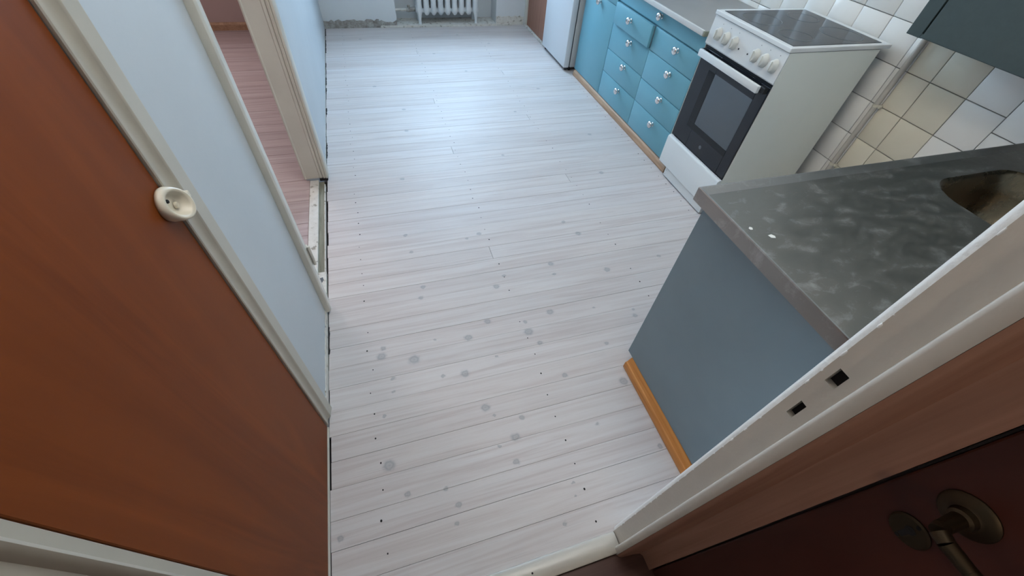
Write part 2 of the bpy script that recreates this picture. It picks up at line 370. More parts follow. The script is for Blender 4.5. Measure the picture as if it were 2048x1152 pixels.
obj('chipped_band', patch(1.657, 1.95, 0.07, 0.085, 14, FY, 0.008), 'chipped', wf)
# window out of view above the niche: frame, mullion, sill
w1 = thing('window_1', (1.16, 4.82, 0.85), 'white framed kitchen window above the radiator niche', 'window', kind='structure')
bm = bmesh.new()
for a in ((0.665, 0.72, 0.85, 2.25), (1.60, 1.655, 0.85, 2.25), (0.72, 1.60, 0.85, 0.91), (0.72, 1.60, 2.19, 2.25)):
    box(bm, a[0], a[1], 4.83, 4.88, a[2], a[3], bev=0.004)
obj('window_frame', bm, 'wall', w1)
obj('window_sill', bx(0.64, 1.68, 4.56, 4.83, 0.85, 0.88, bev=0.006), 'wall', w1)

# right wall
wr = tag(obj('wall_right', bx(RW + 0.006, RW + 0.12, 0.0, 4.80, -0.03, CZ), 'grout'), 'right kitchen wall covered with square glazed tiles', 'wall', kind='structure')
TS = 0.1495; PIT = 0.1527
def tile_mesh(w, h, m):
    me = bpy.data.meshes.new('tile'); t = bx(0, 0.008, 0, w, 0, h, bev=0.0016, seg=2); t.to_mesh(me); t.free(); me.materials.append(M[m])
    for p in me.polygons: p.use_smooth = True
    me.set_sharp_from_angle(angle=math.radians(60))
    return me
TM = {}
def tile(y, z, w, h, m):
    k = (round(w, 3), round(h, 3), m)
    if k not in TM: TM[k] = tile_mesh(w, h, m)
    o = bpy.data.objects.new('tile', TM[k]); COL.objects.link(o); o.parent = wr
    o.location = (RW - 0.002 + random.uniform(-.0006, .0006), y, z); o.rotation_euler = (random.uniform(-.002, .002), 0, random.uniform(-.004, .004))
zrows = [0.0235 + PIT * k for k in range(0, 10)]      # joint heights .0235 .176 .329 .482 .634 .787 .940 ...
zr2 = [-0.0345 + PIT * k for k in range(0, 10)]       # the columns nearest the door sit lower
for col, (y0, y1) in enumerate([(0.402, 0.553), (0.554, 0.706), (0.707, 0.859), (0.860, 1.013), (1.0145, 1.167), (1.168, 1.277), (1.278, 1.331), (1.332, 1.484), (1.485, 1.637), (1.638, 1.790), (1.791, 1.943), (1.944, 2.096), (2.097, 2.249), (2.25, 2.402), (2.403, 2.555), (2.556, 2.708)]):
    rows = zr2 if y1 < 0.86 else zrows
    if y1 < 0.86: tile(y0 + 0.0008, 0.002, (y1 - y0) - 0.0016, 0.1148, 'tile')
    for z in rows:
        if z < 0.0 or z > 1.36: continue
        cream = (0.86 < y0 < 1.27) and z < 0.90 and not (y0 < 1.0 and z > 0.5)
        tile(y0 + 0.0008, z + 0.0016, (y1 - y0) - 0.0016, PIT - 0.0030, 'tile_cream' if cream else 'tile')
obj('wall_skim', bx(RW - 0.001, RW + 0.006, 2.71, 4.60, 0, CZ), 'wall', wr)
obj('wall_skim', bx(RW - 0.001, RW + 0.006, 0.13, 2.71, 1.555, CZ), 'wall', wr)

# near wall (the wall the photo is taken through)
bm = bmesh.new()
box(bm, 0.862, RW + 0.1, 0.060, 0.1176, -0.03, CZ)
box(bm, 0.0, 0.862, 0.060, 0.1176, 2.06, CZ)
wn = tag(obj('wall_near', bm, 'wall'), 'near kitchen wall beside the sink and door frame', 'wall', kind='structure')
bm = bmesh.new()
box(bm, -3.0, RW + 0.1, -1.6, 5.0, CZ, CZ + 0.1)
tag(obj('ceiling', bm, 'ceil'), 'white ceiling above the kitchen', 'ceiling', kind='structure')
# side room shell
bm = bmesh.new()
box(bm, -3.0, -2.5, 4.62, 4.9, -0.03, CZ); box(bm, -1.3, -0.10, 4.62, 4.9, -0.03, CZ)
box(bm, -2.5, -1.3, 4.62, 4.9, -0.03, 0.88); box(bm, -2.5, -1.3, 4.62, 4.9, 2.2, CZ)
tag(obj('wall_side_room_far', bm, 'sidewall'), 'pinkish wall at the far end of the side room', 'wall', kind='structure')
bm = bmesh.new(); box(bm, -3.1, -3.0, 0.9, 4.9, -0.03, CZ); box(bm, -3.1, -0.10, 0.8, 0.9, -0.03, CZ)
tag(obj('wall_side_room_left', bm, 'sidewall'), 'pinkish walls on the hidden sides of the side room', 'wall', kind='structure')
prof = [(4.62, 0.0), (4.598, 0.0), (4.598, 0.045), (4.606, 0.056), (4.62, 0.058)]
tag(obj('baseboard_side_room', prism(bmesh.new(), prof, 'x', -2.99, -0.10), 'plinth2'), 'brown wooden baseboard along the far side room wall', 'baseboard', kind='structure')
# hall shell
bm = bmesh.new()
box(bm, -0.6, 1.1, -1.7, -1.6, -0.03, CZ)
tag(obj('wall_hall_back', bm, 'sidewall'), 'dim hallway wall behind the viewpoint', 'wall', kind='structure')
bm = bmesh.new()
box(bm, 0.92, 1.05, -1.6, 0.0595, -0.03, CZ); box(bm, 0.866, 0.92, -1.6, -0.86, -0.03, CZ); box(bm, 0.866, 0.92, -0.86, 0.0595, 2.065, CZ)
tag(obj('wall_hall_right', bm, 'sidewall'), 'hallway wall holding the dark brown door', 'wall', kind='structure')

# ------------------------------------------------------------------ door frames on the left wall
def closet_profile():
    # (y, x) outline of the moulded casing, hugging the wall at x = 0
    return [(0.666, 0.0003), (0.666, 0.0040), (0.668, 0.0058), (0.671, 0.0058), (0.676, 0.0046), (0.683, 0.0046), (0.690, 0.0068), (0.694, 0.0110), (0.6965, 0.0132), (0.699, 0.0134), (0.703, 0.0126), (0.726, 0.0165), (0.729, 0.0160), (0.730, 0.0140), (0.730, 0.0003)]
def vprofile(bm, prof, z0, z1):
    return prism(bm, [(x, y) for y, x in prof], 'z', z0, z1)
t1 = tag(obj('trim_1', vprofile(bmesh.new(), closet_profile(), 0.018, 2.06), 'closet_trim', smooth=True), 'beige moulded casing on the far side of the closet door', 'trim', kind='structure')
near = [(0.090, 0.0), (0.090, 0.012), (0.150, 0.010), (0.154, 0.017), (0.159, 0.019), (0.163, 0.016), (0.166, 0.009), (0.178, 0.008), (0.1795, 0.006), (0.1795, 0.0)]
tag(obj('trim_2', vprofile(bmesh.new(), [(a, c - 0.0015) for a, c in near], 0.0, 2.06), 'closet_trim', smooth=True), 'pale casing strip on the near side of the closet door', 'trim', kind='structure')
door1 = thing('door_1', (0, 0.42, 0), 'large reddish brown veneered closet door on the left', 'door', kind='structure')
obj('door_leaf', bx(-0.022, 0.0, 0.184, 0.6645, 0.012, 2.01, bev=0.0012), 'veneer', door1)
obj('sill_strip', bx(-0.02, 0.004, 0.19, 0.665, 0.0, 0.008, bev=0.001), 'trim', door1)
# child lock, an ivory cup screwed to the closet door edge
lock = thing('door_latch', (0.0, 0.650, 0.945), 'ivory plastic child lock on the closet door edge', 'latch')
bm = bmesh.new()
cy, cz, n = 0.649, 0.944, 28
def lring(ry, rz, x, tilt=0.0, oy=0, oz=0):
    out = []
    for i in range(n):
        a = 2 * math.pi * i / n
        e = 1.0 + 0.16 * max(0, math.cos(a - 2.3)) ** 2
        yy = ry * math.cos(a) * e; zz = rz * math.sin(a) * e
        out.append(bm.verts.new((x - tilt * (zz * 0.9 - yy * 0.5), cy + oy + yy, cz + oz + zz)))
    return out
R_ = [lring(.026, .026, 0.0005), lring(.0275, .0275, 0.006, 0.05), lring(.0275, .0270, 0.015, 0.28), lring(.0255, .0250, 0.0215, 0.38), lring(.0225, .0220, 0.0225, 0.40), lring(.0195, .0190, 0.0195, 0.34), lring(.0165, .0155, 0.0095, 0.06), lring(.008, .008, 0.008, 0.0)]
for A, B in zip(R_, R_[1:]):
    for i in range(n): bm.faces.new((A[i], A[(i + 1) % n], B[(i + 1) % n], B[i]))
bm.faces.new(R_[0][::-1]); bm.faces.new(R_[-1])
obj('cup', bm, 'ivory', lock, smooth='all')
obj('catch_tab', bx(0.012, 0.024, 0.668, 0.688, 0.931, 0.943, bev=0.002, seg=2), 'ivory', lock)
bm = bmesh.new(); lathe(bm, (0.0105, 0.638, 0.957), (1, 0, 0.3), [(0.0032, 0), (0.003, 0.002), (0, 0.002)], 10)
obj('screw_hole', bm, 'dirt_and_shade', lock)
bm = bmesh.new(); lathe(bm, (0.0095, 0.655, 0.938), (1, 0, 0), [(0.0055, 0), (0.0055, 0.003), (0.0045, 0.004), (0, 0.004)], 16)
obj('button', bm, 'ivory', lock, smooth=True)

# doorway to the side room
cas = [(1.152, 0.0003), (1.152, 0.012), (1.155, 0.018), (1.162, 0.021), (1.172, 0.021), (1.180, 0.016), (1.215, 0.014), (1.218, 0.010), (1.218, 0.0003)]
tag(obj('trim_3', vprofile(bmesh.new(), cas, 0.022, 2.12), 'trim', smooth=True), 'beige casing on the near side of the side room doorway', 'trim', kind='structure')
jn = tag(obj('trim_4', bx(-0.105, -0.0005, 1.191, 1.205, 0.0, 2.08, bev=0.002), 'trim'), 'near lining board of the side room doorway', 'trim', kind='structure')
hinge = thing('hinge', (0.016, 1.205, 0.26), 'white painted hinge left on the side room door casing', 'hinge')
bm = bmesh.new(); tube(bm, (0.0245, 1.196, 0.255), (0.0245, 1.196, 0.345), 0.0055, 12); obj('barrel', bm, 'trim', hinge, smooth=True)
obj('leaf', bx(0.0145, 0.019, 1.187, 1.214, 0.26, 0.34, bev=0.001), 'trim', hinge)
# far jamb, facing the viewer
jp = [(-0.108, 2.150), (-0.108, 2.128), (-0.102, 2.126), (-0.097, 2.131), (-0.030, 2.131), (-0.026, 2.127), (-0.016, 2.127), (-0.0135, 2.131), (-0.010, 2.124), (-0.002, 2.122), (0.002, 2.126), (0.006, 2.120), (0.014, 2.120), (0.018, 2.125), (0.018, 2.190), (0.0003, 2.192), (0.0003, 2.150)]
tag(obj('trim_5', prism(bmesh.new(), jp, 'z', 0.016, 2.12), 'trim', smooth=True), 'beige moulded jamb on the far side of the side room doorway', 'trim', kind='structure')
obj('dirt_and_gap_shade', bx(-0.03, 0.012, 2.121, 2.14, 0.0005, 0.0155, bev=0.002), 'dirt_and_shade', bpy.data.objects['trim_5'])  # black block: dirt together with painted shade of the gap under the casing
th2 = thing('threshold', (-0.04, 1.67, 0), 'white painted threshold of the side room doorway with a raw wood slot', 'threshold', kind='structure')
obj('board', bx(-0.082, -0.037, 1.206, 2.127, -0.02, 0.006, bev=0.002), 'chipped', th2)
obj('board', bx(-0.0365, -0.001, 1.206, 1.405, -0.02, 0.004, bev=0.001), 'chipped', th2)
obj('slot', bx(-0.0365, -0.010, 1.409, 2.12, -0.02, -0.004), 'rawwood', th2)
obj('edge_strip', bx(-0.0095, -0.004, 1.409, 2.09, -0.02, 0.001, bev=0.001), 'chipped', th2)
bm = bmesh.new(); prism(bm, [(-0.030, 1.345), (-0.018, 1.340), (-0.012, 1.355), (-0.016, 1.372), (-0.028, 1.368)], 'z', 0.003, 0.0046); obj('chip', bm, 'seal', th2)
bm = bmesh.new()
for (a, c) in [(0.96, 1.09), (2.35, 2.5), (2.9, 2.99), (3.25, 3.31), (3.36, 3.5), (3.7, 3.78), (4.0, 4.3), (4.4, 4.58)]:
    k = int((c - a) / .02) + 2
    pts = [(a + (c - a) * i / k, 0.003) for i in range(k + 1)] + [(c - (c - a) * i / k, 0.0075 + random.uniform(0, .004)) for i in range(k + 1)]
    prism(bm, [(q[1], q[0]) for q in pts], 'z', 0.0002, 0.0018)
obj('dark_wall_gap', bm, 'dirt_and_shade', wl)

# ------------------------------------------------------------------ right jamb, threshold and hall door
jr = thing('door_frame', (0.83, 0.085, 0), 'cream painted door frame with two latch holes at right', 'door frame', kind='structure')
bm = bmesh.new()
def reb(y0, y1, z0, z1): box(bm, 0.805, 0.861, y0, y1, z0, z1)
RE = 0.1176
reb(0.079, RE, 0.0, 0.886); reb(0.079, 0.0955, 0.886, 0.920); reb(0.1045, RE, 0.886, 0.920)
reb(0.079, RE, 0.920, 0.969); reb(0.079, 0.0945, 0.969, 0.997); reb(0.1075, RE, 0.969, 0.997); reb(0.079, RE, 0.997, 2.06)
obj('rebate', bm, 'jamb', jr)
bm = bmesh.new()
sp = [(0.804, 0.0790), (0.7905, 0.0790), (0.7880, 0.0770), (0.7870, 0.0735), (0.7875, 0.0640), (0.7890, 0.0595), (0.8615, 0.0595), (0.8615, 0.0790)]
prism(bm, sp, 'z', 0.0, 2.06); obj('door_stop', bm, 'jamb', jr, smooth=True)
bm = bmesh.new()
prism(bm, [(0.8070, 0.1180), (0.8078, 0.1225), (0.8110, 0.1262), (0.8180, 0.1285), (0.880, 0.1300), (0.884, 0.128), (0.884, 0.1180)], 'z', 0.012, 2.10); obj('architrave', bm, 'chippedgloss', jr, smooth=True)
bm = bmesh.new()   # drips and blobs of paint along the kitchen edge
for k in range(46):
    z = 0.05 + k * 0.042 + random.uniform(-.015, .015); r = random.uniform(.0008, .0020)
    lathe(bm, (0.8056, RE - .0006, z), (-1, 0, 0), [(r, -0.001), (r, 0.0002), (r * .7, r * .5), (0, r * .7)], 8, sz=random.uniform(1.5, 4.5))
obj('paint_drips', bm, 'chippedgloss', jr, smooth='all', kind='stuff')
obj('latch_hole_shade', bx(0.814, 0.8605, 0.0956, 0.1044, 0.8865, 0.9195), 'dirt_and_shade', jr)  # black filler: shade inside the hole put into the colour
obj('latch_hole_shade', bx(0.814, 0.8605, 0.0946, 0.1074, 0.9695, 0.9965), 'dirt_and_shade', jr)
ths = thing('threshold', (0.4, 0.09, 0), 'white painted doorway threshold board in front of the hallway', 'threshold', kind='structure')
prof = [(0.063, -0.02), (0.063, 0.012), (0.066, 0.0145), (0.108, 0.0145), (0.116, 0.010), (0.1185, 0.003), (0.1185, -0.02)]
obj('board', prism(bmesh.new(), prof, 'x', 0.006, 0.803), 'jamb', ths, smooth=True)
bm = bmesh.new(); lathe(bm, (0.535, 0.087, 0.0146), (0, 0, 1), [(0.0028, 0), (0.002, 0.0004), (0, 0.0004)], 10); obj('nail_hole', bm, 'dirt_and_shade', ths)
fp = [(0.7892, 0.0592), (0.7925, 0.0545), (0.7990, 0.0508), (0.8350, 0.0475), (0.8575, 0.0435), (0.8630, 0.0365), (0.8640, 0.0), (0.9190, 0.0), (0.9190, 0.0592)]
hf = tag(obj('trim_6', prism(bmesh.new(), fp, 'z', 0.0, 2.06), 'frame_wood', smooth=True), 'brown wooden frame post between white jamb and dark door', 'trim', kind='structure')
door2 = thing('door_2', (0.89, -0.4, 0), 'dark red brown hallway door with a brass lever handle', 'door', kind='structure')
obj('door_leaf', bx(0.868, 0.910, -0.84, -0.0035, 0.01, 2.04, bev=0.0025, seg=2), 'dark_door', door2)
obj('lock_plate', bx(0.8685, 0.905, -0.0033, -0.0010, 0.93, 1.10), 'dirt_and_shade', door2)
bm = bmesh.new()
lathe(bm, (0.8681, -0.054, 0.938), (-1, 0, 0), [(0.026, 0), (0.026, 0.002), (0.023, 0.005), (0.016, 0.006), (0.013, 0.008), (0.0115, 0.014), (0.0085, 0.016), (0.0075, 0.040)], 28)
hd = obj('handle', bm, 'brass', door2, smooth=True)
bm = bmesh.new()
path = [((0.8285, -0.054, 0.938), .0080), ((0.8215, -0.056, 0.938), .0085), ((0.8185, -0.066, 0.938), .0080), ((0.8190, -0.09, 0.937), .0072), ((0.8205, -0.125, 0.935), .0075), ((0.8240, -0.160, 0.933), .0090), ((0.8270, -0.168, 0.932), .0065)]
for (p, r), (q, s) in zip(path, path[1:]): tube(bm, p, q, r, 14, s)
obj('lever', bm, 'brass', hd, smooth=True)
bm = bmesh.new()
lathe(bm, (0.8681, -0.054, 0.862), (-1, 0, 0), [(0.021, 0), (0.021, 0.002), (0.019, 0.004), (0.0, 0.004)], 24)
kh = obj('keyhole_plate', bm, 'brass', door2, smooth=True)
bm = bmesh.new(); lathe(bm, (0.8640, -0.054, 0.866), (-1, 0, 0), [(0.0055, 0), (0.0055, 0.0006), (0, 0.0006)], 14); box(bm, 0.8633, 0.8640, -0.057, -0.051, 0.850, 0.866)
for zz in (0.878, 0.846): lathe(bm, (0.8640, -0.054, zz), (-1, 0, 0), [(0.0024, 0), (0.0024, 0.0006), (0, 0.0006)], 10)
obj('keyhole', bm, 'dirt_and_shade', kh)

# ------------------------------------------------------------------ sink unit
sc = thing('sink_cabinet', (1.6, 0.40, 0), 'shade-toned teal cabinet under the steel sink, beside the door frame', 'cabinet')
obj('end_panel', bx(1.120, 1.140, 0.131, 0.658, 0.060, 0.784, bev=0.0012), 'shaded_teal', sc)
obj('bottom', bx(1.1402, 2.56, 0.131, 0.640, 0.060, 0.078), 'shaded_teal', sc)
obj('back', bx(1.1402, 2.56, 0.131, 0.141, 0.079, 0.640), 'shaded_teal', sc)
obj('side', bx(2.542, 2.56, 0.153, 0.640, 0.079, 0.640), 'shaded_teal', sc)
for k in range(3):
    d = obj('door', bx(1.146 + .47 * k, 1.146 + .47 * k + .464, 0.6405, 0.658, 0.065, 0.772, bev=0.002), 'shaded_teal', sc)
def knob_bm(c, axis):
    return lathe(bmesh.new(), c, axis, [(0.0125, 0), (0.0125, 0.002), (0.0085, 0.005), (0.0085, 0.012), (0.0150, 0.0145), (0.0205, 0.018), (0.0215, 0.023), (0.0190, 0.029), (0.0110, 0.0335), (0, 0.0345)], 20)
pl = tag(obj('plinth_strip', prism(bmesh.new(), [(1.1395, 0.001), (1.099, 0.001), (1.098, 0.006), (1.0985, 0.030), (1.1015, 0.036), (1.106, 0.037), (1.1185, 0.058), (1.1395, 0.0592)], 'y', 0.145, 0.625), 'plinth', smooth=True), 'orange pine strip along the foot of the sink cabinet', 'plinth')
# steel worktop with pressed basin
st = thing('steel_sink', (1.6, 0.4, 0.8), 'stained stainless steel worktop with an oval-cornered basin', 'sink')
def rect_loop(bm, x0, x1, y0, y1, z):
    return [bm.verts.new(p) for p in ((x0, y0, z), (x1, y0, z), (x1, y1, z), (x0, y1, z))]
bm = bmesh.new()
loops = [rect_loop(bm, 1.090, 2.572, 0.134, 0.668, 0.777), rect_loop(bm, 1.085, 2.574, 0.131, 0.673, 0.777), rect_loop(bm, 1.085, 2.574, 0.131, 0.673, 0.8125), rect_loop(bm, 1.0862, 2.572, 0.134, 0.6715, 0.8150), rect_loop(bm, 1.0900, 2.571, 0.135, 0.6680, 0.8150), rect_loop(bm, 1.0960, 2.570, 0.139, 0.6480, 0.8060)]
for A, B in zip(loops, loops[1:]):
    for i in range(4): bm.faces.new((A[i], A[(i + 1) % 4], B[(i + 1) % 4], B[i]))
obj('raised_rim', bm, 'steel_edge', st)
def rr(cx, cy, hx, hy, r, z, bm, n=10):
    out = []
    for (sx, sy, a0) in ((1, 1, 0), (-1, 1, 90), (-1, -1, 180), (1, -1, 270)):
        for k in range(n):
            a = math.radians(a0 + 90 * k / (n - 1))
            out.append(bm.verts.new((cx + sx * (hx - r) + r * math.cos(a), cy + sy * (hy - r) + r * math.sin(a), z)))
    return out
bm = bmesh.new()
bcx, bcy, bhx, bhy = 1.965, 0.385, 0.205, 0.192
outer = [bm.verts.new(p) for p in ((1.096, 0.139, .806), (2.570, 0.139, .806), (2.570, 0.648, .806), (1.096, 0.648, .806))]
inner = rr(bcx, bcy, bhx, bhy, 0.10, 0.806, bm)
for L_ in (outer, inner):
    for i in range(len(L_)): bm.edges.new((L_[i], L_[(i + 1) % len(L_)]))
bmesh.ops.triangle_fill(bm, use_beauty=True, edges=bm.edges[:])
obj('deck', bm, 'steel', st)
bm = bmesh.new()
ls = [rr(bcx, bcy, bhx, bhy, .10, .806, bm), rr(bcx, bcy, bhx - .004, bhy - .004, .098, .8045, bm), rr(bcx, bcy, bhx - .010, bhy - .010, .095, .796, bm), rr(bcx, bcy, bhx - .022, bhy - .022, .09, .74, bm), rr(bcx, bcy, bhx - .034, bhy - .034, .085, .685, bm), rr(bcx, bcy, bhx - .05, bhy - .05, .075, .66, bm), rr(bcx, bcy, bhx - .085, bhy - .085, .06, .648, bm), rr(bcx, bcy, .03, .03, .028, .644, bm)]
for A, B in zip(ls, ls[1:]):
    for i in range(len(A)): bm.faces.new((A[i], A[(i + 1) % len(A)], B[(i + 1) % len(A)], B[i]))
bm.faces.new(ls[-1])
obj('basin', bm, 'basin', st, smooth='all')
bm = bmesh.new(); lathe(bm, (bcx, bcy, 0.6445), (0, 0, 1), [(0.034, 0), (0.034, 0.002), (0.026, 0.003), (0.02, 0.001), (0, 0.001)], 24); obj('drain', bm, 'chrome', st, smooth=True)
for nm, pts, lab in (('paint_flake', [(1.116, .513), (1.122, .518), (1.127, .514), (1.124, .508), (1.118, .508)], 'small round white paint flake on the steel worktop'),
                ('paint_flake', [(1.146, .483), (1.156, .484), (1.161, .477), (1.158, .471), (1.148, .474)], 'larger angular white paint flake on the steel worktop')):
    tag(obj(nm, prism(bmesh.new(), pts, 'z', 0.8062, 0.8072), 'whitechip'), lab, 'paint flake', 'paint flakes on the steel worktop')

# ------------------------------------------------------------------ stove
sv = thing('stove', (2.24, 1.63, 0), 'white free-standing electric stove with a black glass oven door', 'stove')
SX = 1.987; Y0, Y1 = 1.385, 1.885
bm = bmesh.new()
box(bm, SX + 0.008, 2.49, Y0 - .0004, Y0 + .0014, 0.055, 0.843); obj('side_panel', bm, 'enamel_side', sv)
bm = bmesh.new()
box(bm, SX + 0.008, 2.49, Y1 - .0014, Y1 + .0004, 0.055, 0.843); obj('side_panel', bm, 'enamel_side', sv)
bm = bmesh.new()
box(bm, 2.44, 2.489, Y0 + .0018, Y1 - .0018, 0.055, 0.843); box(bm, SX + .034, 2.44, Y0 + .0018, Y1 - .0018, 0.055, 0.24)
box(bm, SX + .034, 2.44, Y0 + .0018, Y1 - .0018, 0.70, 0.843); obj('body', bm, 'black', sv)
bm = bmesh.new()   # oven cavity, open to the front
xa, xb, ya, yb, za, zb = SX + 0.032, 2.43, Y0 + .04, Y1 - .04, 0.27, 0.69
for q in ((xa, xb, ya, ya + .004, za, zb), (xa, xb, yb - .004, yb, za, zb), (xa, xb, ya, yb, za, za + .004), (xa, xb, ya, yb, zb - .004, zb), (xb - .004, xb, ya, yb, za, zb)): box(bm, *q)
cv = obj('oven_cavity', bm, 'cavity', sv)
bm = bmesh.new()
tube(bm, (xa + .012, ya + .006, 0.43), (xa + .012, yb - .006, 0.43), 0.0035, 8)
for k in range(9): tube(bm, (xa + .03 + .04 * k, ya + .006, 0.43), (xa + .03 + .04 * k, yb - .006, 0.43), 0.0018, 6)
for yy in (ya + .02, yb - .02): tube(bm, (xa + .02, yy, 0.427), (xb - .01, yy, 0.427), 0.0025, 6)
obj('oven_rack', bm, 'chrome', cv)
pn = obj('control_panel', prism(bmesh.new(), [(SX + .003, 0.717), (SX + 0.0, 0.722), (SX + .003, 0.842), (SX + .0075, 0.842), (SX + .0075, 0.717)], 'y', Y0, Y1), 'enamel', sv)
for i, yy in enumerate((1.815, 1.755, 1.694, 1.543, 1.486, 1.425)):
    bm = bmesh.new()
    lathe(bm, (SX + .0015, yy, 0.779), (-1, 0, 0.03), [(0.0200, 0), (0.0200, 0.004), (0.0180, 0.008), (0.0165, 0.019), (0.0140, 0.0225), (0.0, 0.0235)], 22, sx=1.0, sz=1.42)
    kn = obj('dial', bm, 'knobwhite', pn, smooth=True)
    obj('grip', bx(SX - .0265, SX - .0215, yy - .0035, yy + .0035, 0.763, 0.799, bev=0.0022, seg=2), 'knobwhite', kn, smooth=True)
for yy in (1.815, 1.755, 1.694, 1.543, 1.486, 1.425): obj('dial_mark', lathe(bmesh.new(), (SX + .0022, yy - .004, 0.822), (-1, 0, 0), [(0.0016, 0), (0.0016, 0.0008), (0, 0.0008)], 8), 'emblem', pn)
for yy in (1.655, 1.592):
    bm = bmesh.new(); lathe(bm, (SX + .001, yy, 0.768), (-1, 0, 0), [(0.0035, 0), (0.0035, 0.0018), (0, 0.0022)], 10); obj('indicator_lamp', bm, 'black', pn)
dr = obj('oven_door', None or bx(SX + .001, SX + .030, Y0 + .002, 1.447, 0.243, 0.703, bev=0.002), 'glass_black', sv)
bm = bmesh.new()
box(bm, SX + .001, SX + .030, 1.730, Y1 - .012, 0.243, 0.703, bev=0.002); box(bm, SX + .001, SX + .030, 1.4472, 1.7298, 0.243, 0.370); box(bm, SX + .001, SX + .030, 1.4472, 1.7298, 0.628, 0.703)
obj('door_surround', bm, 'glass_black', dr)
obj('window_pane', bx(SX + .0015, SX + .005, 1.4474, 1.7296, 0.3702, 0.6278), 'window_glass', dr)
bm = bmesh.new()   # grey inner border printed round the window
box(bm, SX + .0003, SX + .0012, 1.732, 1.783, 0.3685, 0.628); box(bm, SX + .0003, SX + .0012, 1.447, 1.783, 0.338, 0.368)
obj('window_border', bm, 'hob', dr)
bm = bmesh.new(); lathe(bm, (SX + .001, 1.619, 0.292), (-1, 0, 0), [(0.010, 0), (0.010, 0.0005), (0.0072, 0.0008), (0.0072, 0.0004), (0, 0.0004)], 20); obj('emblem', bm, 'emblem', dr)
hn = obj('handle', bx(1.944, 1.962, 1.412, 1.858, 0.672, 0.704, bev=0.004, seg=2), 'enamel', sv, smooth=True)
for ya_, yb_ in ((1.390, 1.425), (1.838, 1.868)): obj('bracket', bx(1.9622, SX + .0005, ya_, yb_, 0.676, 0.702, bev=0.002), 'black', hn)
obj('vent_gap', bx(SX + .012, SX + .029, Y0 + .003, Y1 - .003, 0.7035, 0.7165), 'black', sv)
drw = obj('drawer_front', prism(bmesh.new(), [(1.975, 0.062), (1.970, 0.066), (1.970, 0.225), (1.975, 0.233), (1.984, 0.236), (1.9935, 0.236), (1.9935, 0.062)], 'y', Y0, Y1 - .012), 'enamel', sv, smooth=True)
kk = obj('kick_plate', bx(1.978, 2.002, 1.41, 1.800, 0.006, 0.061, bev=0.002), 'enamel', sv)
bm = bmesh.new()
for zz in (0.045, 0.022): lathe(bm, (1.9782, 1.786, zz), (-1, 0, 0), [(0.0018, 0), (0.0018, 0.0006), (0, 0.0006)], 8)
obj('screw', bm, 'black', kk)
bm = bmesh.new()
for yy in (1.40, 1.82):
    for xx in (2.02, 2.44): obj('foot', tube(bmesh.new(), (xx, yy, 0.0005), (xx, yy, 0.056), 0.014, 10), 'black', sv)
tp = obj('top_frame', bx(SX - .004, 2.54, Y0 - .003, Y1 + .003, 0.8445, 0.862, bev=0.003, seg=2), 'enamel', sv)
hob = obj('hob', bx(2.010, 2.500, 1.404, 1.862, 0.8615, 0.8635, bev=0.0006), 'hob', tp)
for cx, cyy, r in ((2.125, 1.738, 0.092), (2.128, 1.520, 0.074), (2.385, 1.520, 0.092), (2.375, 1.745, 0.074)):
    bm = bmesh.new(); lathe(bm, (cx, cyy, 0.8636), (0, 0, 1), [(r - .005, 0), (r - .005, .0002), (r, .0002), (r, 0)], 48)
    obj('heating_ring', bm, 'ring', hob)

# ------------------------------------------------------------------ teal base cabinets and worktop
TX = 2.0
bc = thing('base_cabinet', (2.3, 3.09, 0), 'teal base cabinet with one tall door, next to the fridge', 'cabinet')
obj('body', bx(TX + .0165, 2.56, 2.853, 3.33, 0.048, 0.741, bev=0.001), 'teal', bc)
def front(parent, name, y0, y1, z0, z1, x=TX, th=0.016, kn=None):
    o = obj(name, bx(x, x + th, y0 + .0012, y1 - .0012, z0 + .001, z1 - .001, bev=0.002, seg=2), 'teal', parent, smooth=True)
    if kn: obj('knob', knob_bm((x - .0001, kn[0], kn[1]), (-1, 0, 0)), 'chrome', o, smooth=True)
    return o
front(bc, 'door', 2.853, 3.33, 0.050, 0.620, kn=(3.088, 0.589))
front(bc, 'drawer', 2.853, 3.33, 0.6205, 0.741, kn=(3.088, 0.69))
dc = thing('drawer_cabinet', (2.3, 2.37, 0), 'teal cabinet with two columns of drawers between stove and tall door', 'cabinet')
obj('body', bx(TX + .0165, 2.56, 1.895, 2.852, 0.048, 0.741, bev=0.001), 'teal', dc)
for a in ((0.050, 0.221, .185), (0.222, 0.369, .341), (0.370, 0.534, .490)): front(dc, 'drawer', 2.3535, 2.850, a[0], a[1], kn=(2.569, a[2]))
o = front(dc, 'drawer', 2.3545, 2.828, 0.535, 0.656, x=TX - .020, th=0.019, kn=(2.602, 0.608)); o['label'] = 'drawer pulled slightly open'
obj('drawer_side', bx(TX - .0008, TX + .2, 2.360, 2.374, 0.545, 0.650), 'shaded_teal', o)
for a in ((0.050, 0.222, .185), (0.223, 0.363, .338), (0.364, 0.527, .486), (0.528, 0.653, .612)): front(dc, 'drawer', 1.897, 2.3525, a[0], a[1], kn=(2.085, a[2]))
front(dc, 'pull_out_board', 1.897, 2.850, 0.658, 0.741, x=TX + .004, th=0.012, kn=(2.329, 0.708))
wt = thing('worktop', (2.27, 2.6, 0.742), 'grey laminate worktop on the teal cabinets left of the stove', 'worktop')
obj('slab', bx(1.982, 2.570, 1.902, 3.36, 0.742, 0.7645, bev=0.001), 'laminate', wt)
obj('front_edge', bx(1.968, 1.9818, 1.906, 3.36, 0.7415, 0.767, bev=0.003, seg=2), 'lamedge', wt, smooth=True)
obj('end_cap', bx(1.968, 2.10, 1.894, 1.9015, 0.7415, 0.766, bev=0.0015), 'endcap', wt)
